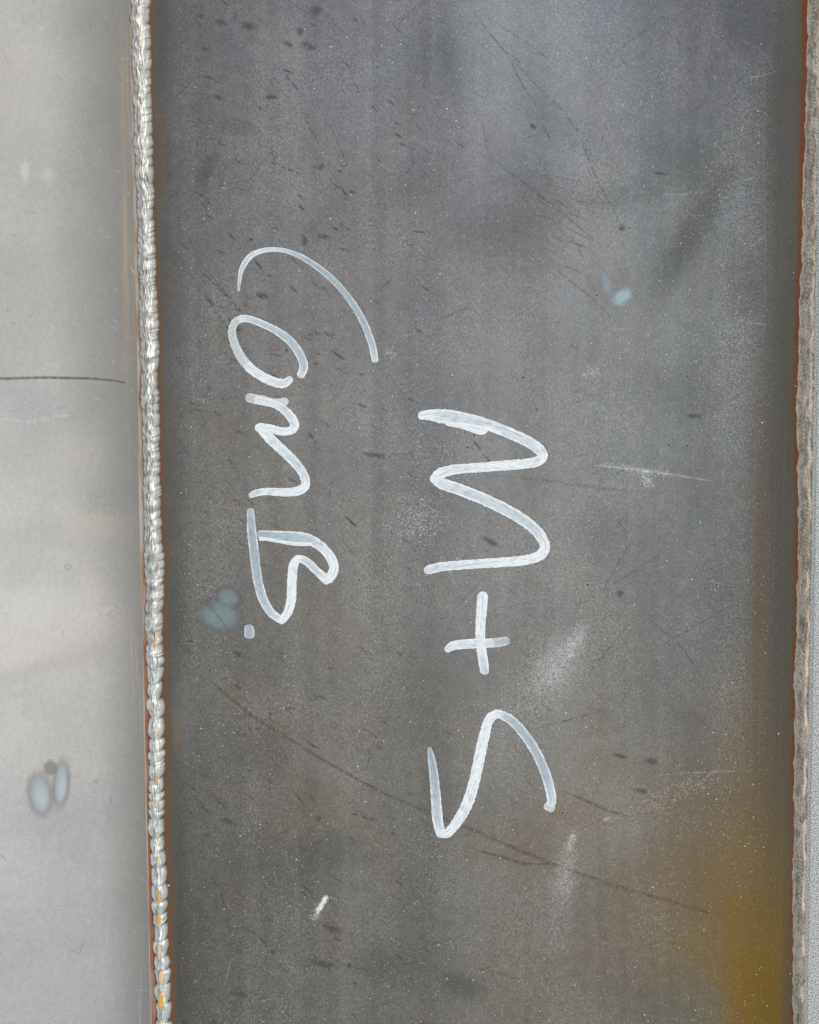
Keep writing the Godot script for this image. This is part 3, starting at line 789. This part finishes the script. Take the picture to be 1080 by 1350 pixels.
# ------------------------------------------------------------------ scene
func _ready() -> void:
	rng.seed = 4127
	fine = noise(0.12, 3, 7)
	# camera
	var cam := Camera3D.new()
	cam.name = "camera"
	cam.position = Vector3(0, CAM, 0)
	cam.rotation_degrees = Vector3(-90, 0, 0)
	cam.fov = rad_to_deg(2.0 * atan(675.0 * U / CAM))
	cam.near = 0.05
	cam.far = 200.0
	var lens := CameraAttributesPhysical.new()
	lens.frustum_focal_length = 50.0
	lens.frustum_focus_distance = CAM
	lens.exposure_aperture = 4.0
	lens.frustum_near = 0.05
	lens.frustum_far = 200.0
	cam.attributes = lens
	cam.fov = rad_to_deg(2.0 * atan(675.0 * U / CAM))
	add_child(cam)
	# overcast daylight
	var env := Environment.new()
	env.background_mode = Environment.BG_SKY
	var sky := ProceduralSkyMaterial.new()
	sky.sky_top_color = Color(0.86, 0.89, 0.92)
	sky.sky_horizon_color = Color(0.80, 0.81, 0.82)
	sky.sky_curve = 0.2
	sky.ground_bottom_color = Color(0.34, 0.33, 0.31)
	sky.ground_horizon_color = Color(0.45, 0.44, 0.42)
	sky.sun_angle_max = 40.0
	sky.sky_energy_multiplier = 1.0
	env.sky = Sky.new()
	env.sky.sky_material = sky
	env.tonemap_mode = Environment.TONE_MAPPER_LINEAR
	env.tonemap_exposure = 1.0
	env.sdfgi_enabled = true
	env.ssao_enabled = true
	env.ssil_enabled = true
	var we := WorldEnvironment.new()
	we.name = "world_environment"
	we.environment = env
	add_child(we)
	var sun := DirectionalLight3D.new()
	sun.name = "sun"
	sun.light_color = Color(1.0, 0.97, 0.92)
	sun.light_energy = 0.4
	sun.light_angular_distance = 14.0
	sun.shadow_enabled = true
	sun.look_at_from_position(Vector3(0.62, 1.0, -0.30), Vector3.ZERO, Vector3.UP)
	add_child(sun)

	# the welded section
	var section := Node3D.new()
	section.name = "welded_steel_section"
	section.set_meta("label", "grey welded steel section with white marker writing between its two weld seams")
	section.set_meta("category", "steelwork")
	add_child(section)

	var scale_rough := noise(0.03, 4, 21).get_image(512, 1024)
	scale_rough.convert(Image.FORMAT_L8)
	scale_rough.adjust_bcs(1.0, 0.45, 1.0)
	var relief := noise(0.3, 3, 22).get_image(1024, 2048)
	relief.convert(Image.FORMAT_L8)
	var face_mat := mat(Color.WHITE, 0.95)
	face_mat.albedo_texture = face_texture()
	face_mat.roughness_texture = ImageTexture.create_from_image(scale_rough)
	face_mat.metallic_specular = 0.28
	face_mat.heightmap_enabled = true
	face_mat.heightmap_texture = ImageTexture.create_from_image(relief)
	face_mat.heightmap_scale = 0.004
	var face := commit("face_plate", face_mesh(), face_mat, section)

	var side_mat := mat(Color.WHITE, 0.55)
	side_mat.albedo_texture = side_texture()
	side_mat.metallic_specular = 0.5
	var rise := deg_to_rad(26.0)
	var side := commit("side_plate", side_plate_mesh(0.13, 0.014, 0.0042, 10.0), side_mat, section)
	side.transform = side_place(left_rim, rise, 0.0045, false)
	side.set_meta("label", "pale grey side plate left of the bright weld seam")

	var blast := noise(0.36, 2, 41).get_image(512, 512)
	blast.convert(Image.FORMAT_L8)
	var blasted := Image.create(512, 512, false, Image.FORMAT_RGB8)
	for j in 512:
		for i in 512:
			var v := blast.get_pixel(i, j).r
			var g := clampf(0.76 + (v - 0.5) * 0.95, 0.2, 0.95)
			blasted.set_pixel(i, j, Color(g, g, g * 0.975))
	var blast_mat := mat(Color.WHITE, 0.6)
	blast_mat.metallic_specular = 0.25
	blast_mat.albedo_texture = ImageTexture.create_from_image(blasted)
	blast_mat.uv1_scale = Vector3(1.0, 5.2, 1.0)
	blast_mat.heightmap_enabled = true
	blast_mat.heightmap_texture = ImageTexture.create_from_image(blast)
	blast_mat.heightmap_scale = 0.02
	var right := commit("side_plate_001", side_plate_mesh(0.13, 0.014, 0.0028, 60.0), blast_mat, section)
	right.transform = side_place(right_rim, deg_to_rad(32.0), 0.0032, true)
	right.set_meta("label", "light grainy grey side plate along the right edge")

	# weld seams
	var weld_mat := mat(Color.WHITE, 0.42, 0.68)
	weld_mat.vertex_color_use_as_albedo = true
	var left_low := func(x: float, y: float, toe: int) -> float:
		return 0.0045 - 0.0009 - (x - left_rim.x - left_rim.y * y) * U * 0.80 if toe == 0 else -0.0002
	var weld := commit("weld_seam", bead_mesh(weld_left_toe, weld_right_toe, 0, left_low), weld_mat, section)
	weld.set_meta("label", "shiny silvery weld seam with scalloped edges and amber slag")
	var seam_mat := mat(Color.WHITE, 0.5, 0.35)
	seam_mat.vertex_color_use_as_albedo = true
	var right_low := func(x: float, y: float, toe: int) -> float:
		return -0.0002 if toe == 0 else 0.0008
	var seam := commit("weld_seam_001", bead_mesh(seam_left_toe, seam_right_toe, 1, right_low), seam_mat, section)
	seam.set_meta("label", "dull beige weld seam with fine chevron ripples")

	# glassy slag left on the bright seam
	var slag_mesh := lump_mesh(3.0, 0.25)
	var slag_mats := [mat(rgb(222, 168, 76), 0.2), mat(rgb(226, 190, 144), 0.22), mat(rgb(216, 198, 150), 0.22)]
	for s in [[207, 840, 1.8, 8, 1], [206, 848, 1.6, 5, 1], [205, 936, 2.0, 6, 1], [206.5, 967, 2.4, 5, 1], [208, 1028, 2.4, 6, 0], [207, 1058, 1.6, 6, 2], [208.5, 1100, 2.0, 3, 1], [210, 1135, 2.4, 6, 2], [211, 1181, 2.6, 9, 0], [211, 1209, 3.0, 7, 0],
			[211.5, 1253, 2.2, 11, 2], [214, 1286, 3.4, 9, 1], [213.5, 1317, 3.4, 12, 0], [214, 1347, 2.4, 5, 2]]:
		var o := commit("slag_island", slag_mesh, slag_mats[s[4]], weld)
		o.position = at(s[0], s[1], 0.0040)
		o.scale = Vector3(s[2] * 2.0 * U, 0.0011, s[3] * 2.0 * U)
	# weld spatter
	var ball := lump_mesh(9.0, 0.12)
	var ball_mat := mat(rgb(176, 168, 156), 0.35, 0.75)
	for s in [[222.5, 1167, 2.3, face], [624.5, 590, 2.0, face], [617, 573, 1.5, face], [1048.5, 509, 1.3, face], [1052, 591, 1.5, face], [1074, 533, 1.4, face], [1026, 967, 2.0, face], [1041.5, 1283, 1.4, face], [1046, 360, 1.2, face], [1000, 252, 1.2, face], [208, 691, 1.6, face], [765, 330, 1.4, face], [545, 812, 1.2, face], [773, 892, 1.6, face]]:
		var o := commit("spatter_bead", ball, ball_mat, s[3])
		o.position = at(s[0], s[1], s[2] * U * 0.55)
		o.scale = Vector3.ONE * s[2] * 2.0 * U

	write_letters(face)
	scatter_dust()

func write_letters(face: Node) -> void:
	var wet := mat(Color.WHITE, 0.5)
	wet.vertex_color_use_as_albedo = true
	wet.transparency = BaseMaterial3D.TRANSPARENCY_ALPHA
	wet.albedo_texture = ink_texture(false)
	var dry := wet.duplicate() as StandardMaterial3D
	dry.albedo_texture = ink_texture(true)
	# every stroke: knots of x, y, width, density; then whether it is worn
	var letters := [
		["white marker letter C, thin and open", [
			[[[314.8, 383, 3, .5], [316, 368, 5, .6], [320, 352, 7, .65], [330, 338, 7.5, .7], [344, 331, 6.5, .75], [360, 329, 6, .7], [378, 331, 6, .6], [398, 339, 7, .5], [420, 353, 8, .42], [442, 372, 8.5, .4], [462, 396, 9, .4], [478, 422, 9.5, .42], [490, 452, 9.5, .5], [494.5, 474, 9, .65]], false]]],
		["white marker letter O, an oval loop left open", [
			[[[397, 494, 10.5, .7], [400.5, 483, 11.5, .6], [396, 468, 11.5, .52], [383, 450, 11, .5], [366, 437, 10, .55], [346, 427, 9.5, .6], [328, 420.5, 9.5, .65], [318, 420, 9.5, .75]], false],
			[[[321, 420, 9.5, .8], [311, 424, 10, .8], [306, 435, 10.5, .8], [309, 452, 11, .8], [318, 471, 12, .85], [330, 485, 12.5, .9]], true],
			[[[328, 484, 12.5, .8], [343, 495, 12.5, .85], [360, 503, 12.5, .8], [374, 505.5, 12, .78], [382, 500.5, 9.5, .8]], false]]],
		["white marker letter M with a flat first stroke", [
			[[[329, 524.5, 12, .8], [345, 528, 13, .9], [362, 531, 11, .9], [376, 529.5, 10.5, .95]], true],
			[[[340, 527, 10, .8], [360, 532, 10, .8], [373, 539, 11, .7], [383, 549, 12, .75], [388.5, 560, 12, .85], [384, 567.5, 11, .95], [370, 568.5, 11, .95], [354, 564.5, 11, .95], [341, 564, 11, .95]], false],
			[[[344, 562.5, 11, .9], [348, 570, 13, .9], [360, 582, 13.5, .82], [376, 597, 13, .78], [390, 611, 12.5, .7], [400, 625, 12, .75], [403, 639, 12, .9], [394, 647, 12, .95], [376, 649, 11, .9], [352, 648, 9.5, .85], [338, 650, 9, .75], [331, 653, 7, .7]], false]]],
		["white marker letter B, outlined in one loop", [
			[[[330.5, 674, 9, .5], [332, 700, 12, .42], [336, 735, 12.5, .4], [340, 765, 12.5, .48], [347, 790, 12.5, .55], [358, 808, 11, .65], [371, 817, 11, .8]], false],
			[[[371, 818, 10.5, .9], [379, 808, 12, .95], [384, 790, 12.5, .95], [385, 765, 12.5, .92], [387, 746, 12.5, .92], [393, 737, 10.5, .95], [404, 740, 10.5, .7], [418, 753, 11, .72], [431, 765, 11.5, .95]], false],
			[[[344, 704.5, 11, .45], [360, 707, 15, .5], [384, 709, 17, .52], [406, 711, 15, .6], [424, 721, 13, .75], [436, 735, 13, .9], [440.5, 750, 13, .95], [434, 763, 13, .95]], false],
			[[[344, 710, 6, .9], [360, 712, 4, .95], [385, 716.5, 5, .97], [402, 717.5, 5, .97], [410, 717, 4, .97]], false]]],
		["small round white marker dot below the heat-blued spot", [
			[[[328.5, 829, 13, .6], [329, 836, 14, .6]], true]]],
		["white marker letter M, large and wavy", [
			[[[556, 548, 11, .97], [566, 547, 14, .9], [585, 549, 19, .72], [610, 552.5, 18, .72], [637, 558, 15, .72], [662, 567, 14.5, .72], [690, 579, 14.5, .75], [708, 590, 14.5, .8], [715.5, 600, 14, .95], [709, 608, 13, .95], [690, 611.5, 13, .95], [660, 614, 13, .92], [630, 616.5, 12.5, .85], [600, 619, 13, .8], [581, 624.5, 14.5, .85], [573, 632, 13, .9]], false],
			[[[574, 630, 13, .85], [582, 637, 15, .82], [605, 645, 15, .75], [635, 657, 15.5, .7], [665, 671, 15.5, .68], [692, 687, 15, .66], [710, 703, 14.5, .72], [718.5, 719, 14, .9], [712, 732, 13.5, .92], [692, 738.5, 13, .92], [660, 741.5, 12.5, .88], [620, 744, 12, .82], [584, 747, 12, .75], [567, 750.5, 12, .7], [564, 752, 11, .7]], false],
			[[[590, 559, 5, .95], [610, 561.5, 8, .97], [626, 565, 12, .98], [636, 567, 12, .98], [645, 565, 6, .97], [660, 570, 3, .95]], false]]],
		["white marker plus sign", [
			[[[636.5, 786, 14, .97], [635.5, 800, 14, .97], [633.5, 825, 13, .97], [634, 850, 13, .92], [637, 870, 13, .75], [639, 884, 12, .7]], false],
			[[[590, 856, 9, .8], [598, 851, 12, .85], [615, 849, 12.5, .8], [636, 848, 12.5, .85], [646, 847.5, 12, .85]], false],
			[[[643, 848, 12, .8], [655, 847, 12.5, .75], [667, 845, 11.5, .65]], true]]],
		["white marker letter S, long and angular", [
			[[[566.5, 987, 5, .35], [569, 1000, 9.5, .42], [572.5, 1025, 12, .45], [575, 1055, 13.5, .55], [577, 1080, 14, .65], [580, 1095, 13, .75]], false],
			[[[580, 1098, 12, .8], [590, 1098, 12, .9], [603, 1083, 13.5, .97], [616, 1060, 15, .97], [625, 1032, 14.5, .99], [632, 1000, 14.5, .99], [639, 968, 14.5, .99], [644, 951, 13, .98], [652, 942, 12, .98], [659, 941, 11, .95]], false],
			[[[657, 941.5, 11, .8], [669, 946, 12, .55], [682, 957, 12.5, .48], [698, 977, 13, .46], [711, 1000, 13, .45], [721, 1025, 13, .48], [727, 1050, 12.5, .65], [727, 1058, 12, .7]], false],
			[[[722, 1063, 11, .85], [727, 1065, 11, .85]], true]]],
	]
	var lift := 0.00006
	var k := 0.0
	for l in letters:
		var joined: ArrayMesh = null
		for s in l[1]:
			var m := stroke(s[0], lift, k, 0.0)
			if joined == null:
				joined = m
			else:
				joined.add_surface_from_arrays(Mesh.PRIMITIVE_TRIANGLES, m.surface_get_arrays(0))
			joined.surface_set_material(joined.get_surface_count() - 1, dry if s[1] else wet)
			lift += 0.00003
			k += 3.7
		lift = 0.00006
		var called := "painted_letter"
		if l[0].contains("plus"):
			called = "painted_plus_sign"
		elif l[0].contains("dot"):
			called = "painted_dot"
		var o := commit(called, joined, null, face)
		o.set_meta("label", l[0])

func scatter_dust() -> void:
	var st := SurfaceTool.new()                 # one angular grain
	st.begin(Mesh.PRIMITIVE_TRIANGLES)
	st.set_smooth_group(-1)
	var c := [Vector3(0.5, 0, 0.1), Vector3(-0.2, 0, 0.45), Vector3(-0.45, 0, -0.2), Vector3(0.15, 0, -0.5), Vector3(0.05, 0.55, 0.0)]
	for i in 4:
		st.add_vertex(c[4])
		st.add_vertex(c[(i + 1) % 4])
		st.add_vertex(c[i])
	st.generate_normals()
	var grain := st.commit()
	var m := mat(Color.WHITE, 0.5)
	m.vertex_color_use_as_albedo = true
	var places := []
	var drift := noise(0.006, 3, 61)
	while places.size() < 15000:
		var x := rng.randf_range(235.0, 1012.0)
		var y := rng.randf_range(-300.0, 1650.0)
		if rng.randf() < 0.45 + 0.9 * drift.get_noise_2d(x, y):
			places.append([x, y, rng.randf_range(0.5, 1.15) if rng.randf() < 0.95 else rng.randf_range(1.2, 2.1)])
	for n in 420:
		places.append([553.0 + rng.randfn() * 17.0, 686.0 + rng.randfn() * 17.0, rng.randf_range(0.6, 1.5)])
	for n in 380:
		places.append([560.0 + rng.randfn() * 34.0, 655.0 + rng.randfn() * 70.0, rng.randf_range(0.6, 1.3)])
	for n in 200:
		places.append([572.0 + rng.randfn() * 26.0, 588.0 + rng.randfn() * 26.0, rng.randf_range(0.6, 1.2)])
	var mm := MultiMesh.new()
	mm.transform_format = MultiMesh.TRANSFORM_3D
	mm.use_colors = true
	mm.mesh = grain
	mm.instance_count = places.size()
	for i in places.size():
		var p: Array = places[i]
		var s: float = p[2] * U
		var b := Basis(Vector3.UP, rng.randf() * TAU).scaled(Vector3(s * rng.randf_range(0.7, 1.4), s * 0.6, s))
		mm.set_instance_transform(i, Transform3D(b, at(p[0], p[1], 0.00001)))
		var v := rng.randf_range(0.42, 0.85)
		mm.set_instance_color(i, Color(v, v, v * rng.randf_range(0.93, 1.0)))
	var o := MultiMeshInstance3D.new()
	o.name = "dust"
	o.multimesh = mm
	o.material_override = m
	o.set_meta("label", "pale dust grains scattered over the dark face plate and its writing")
	o.set_meta("category", "dust")
	o.set_meta("kind", "stuff")
	add_child(o)
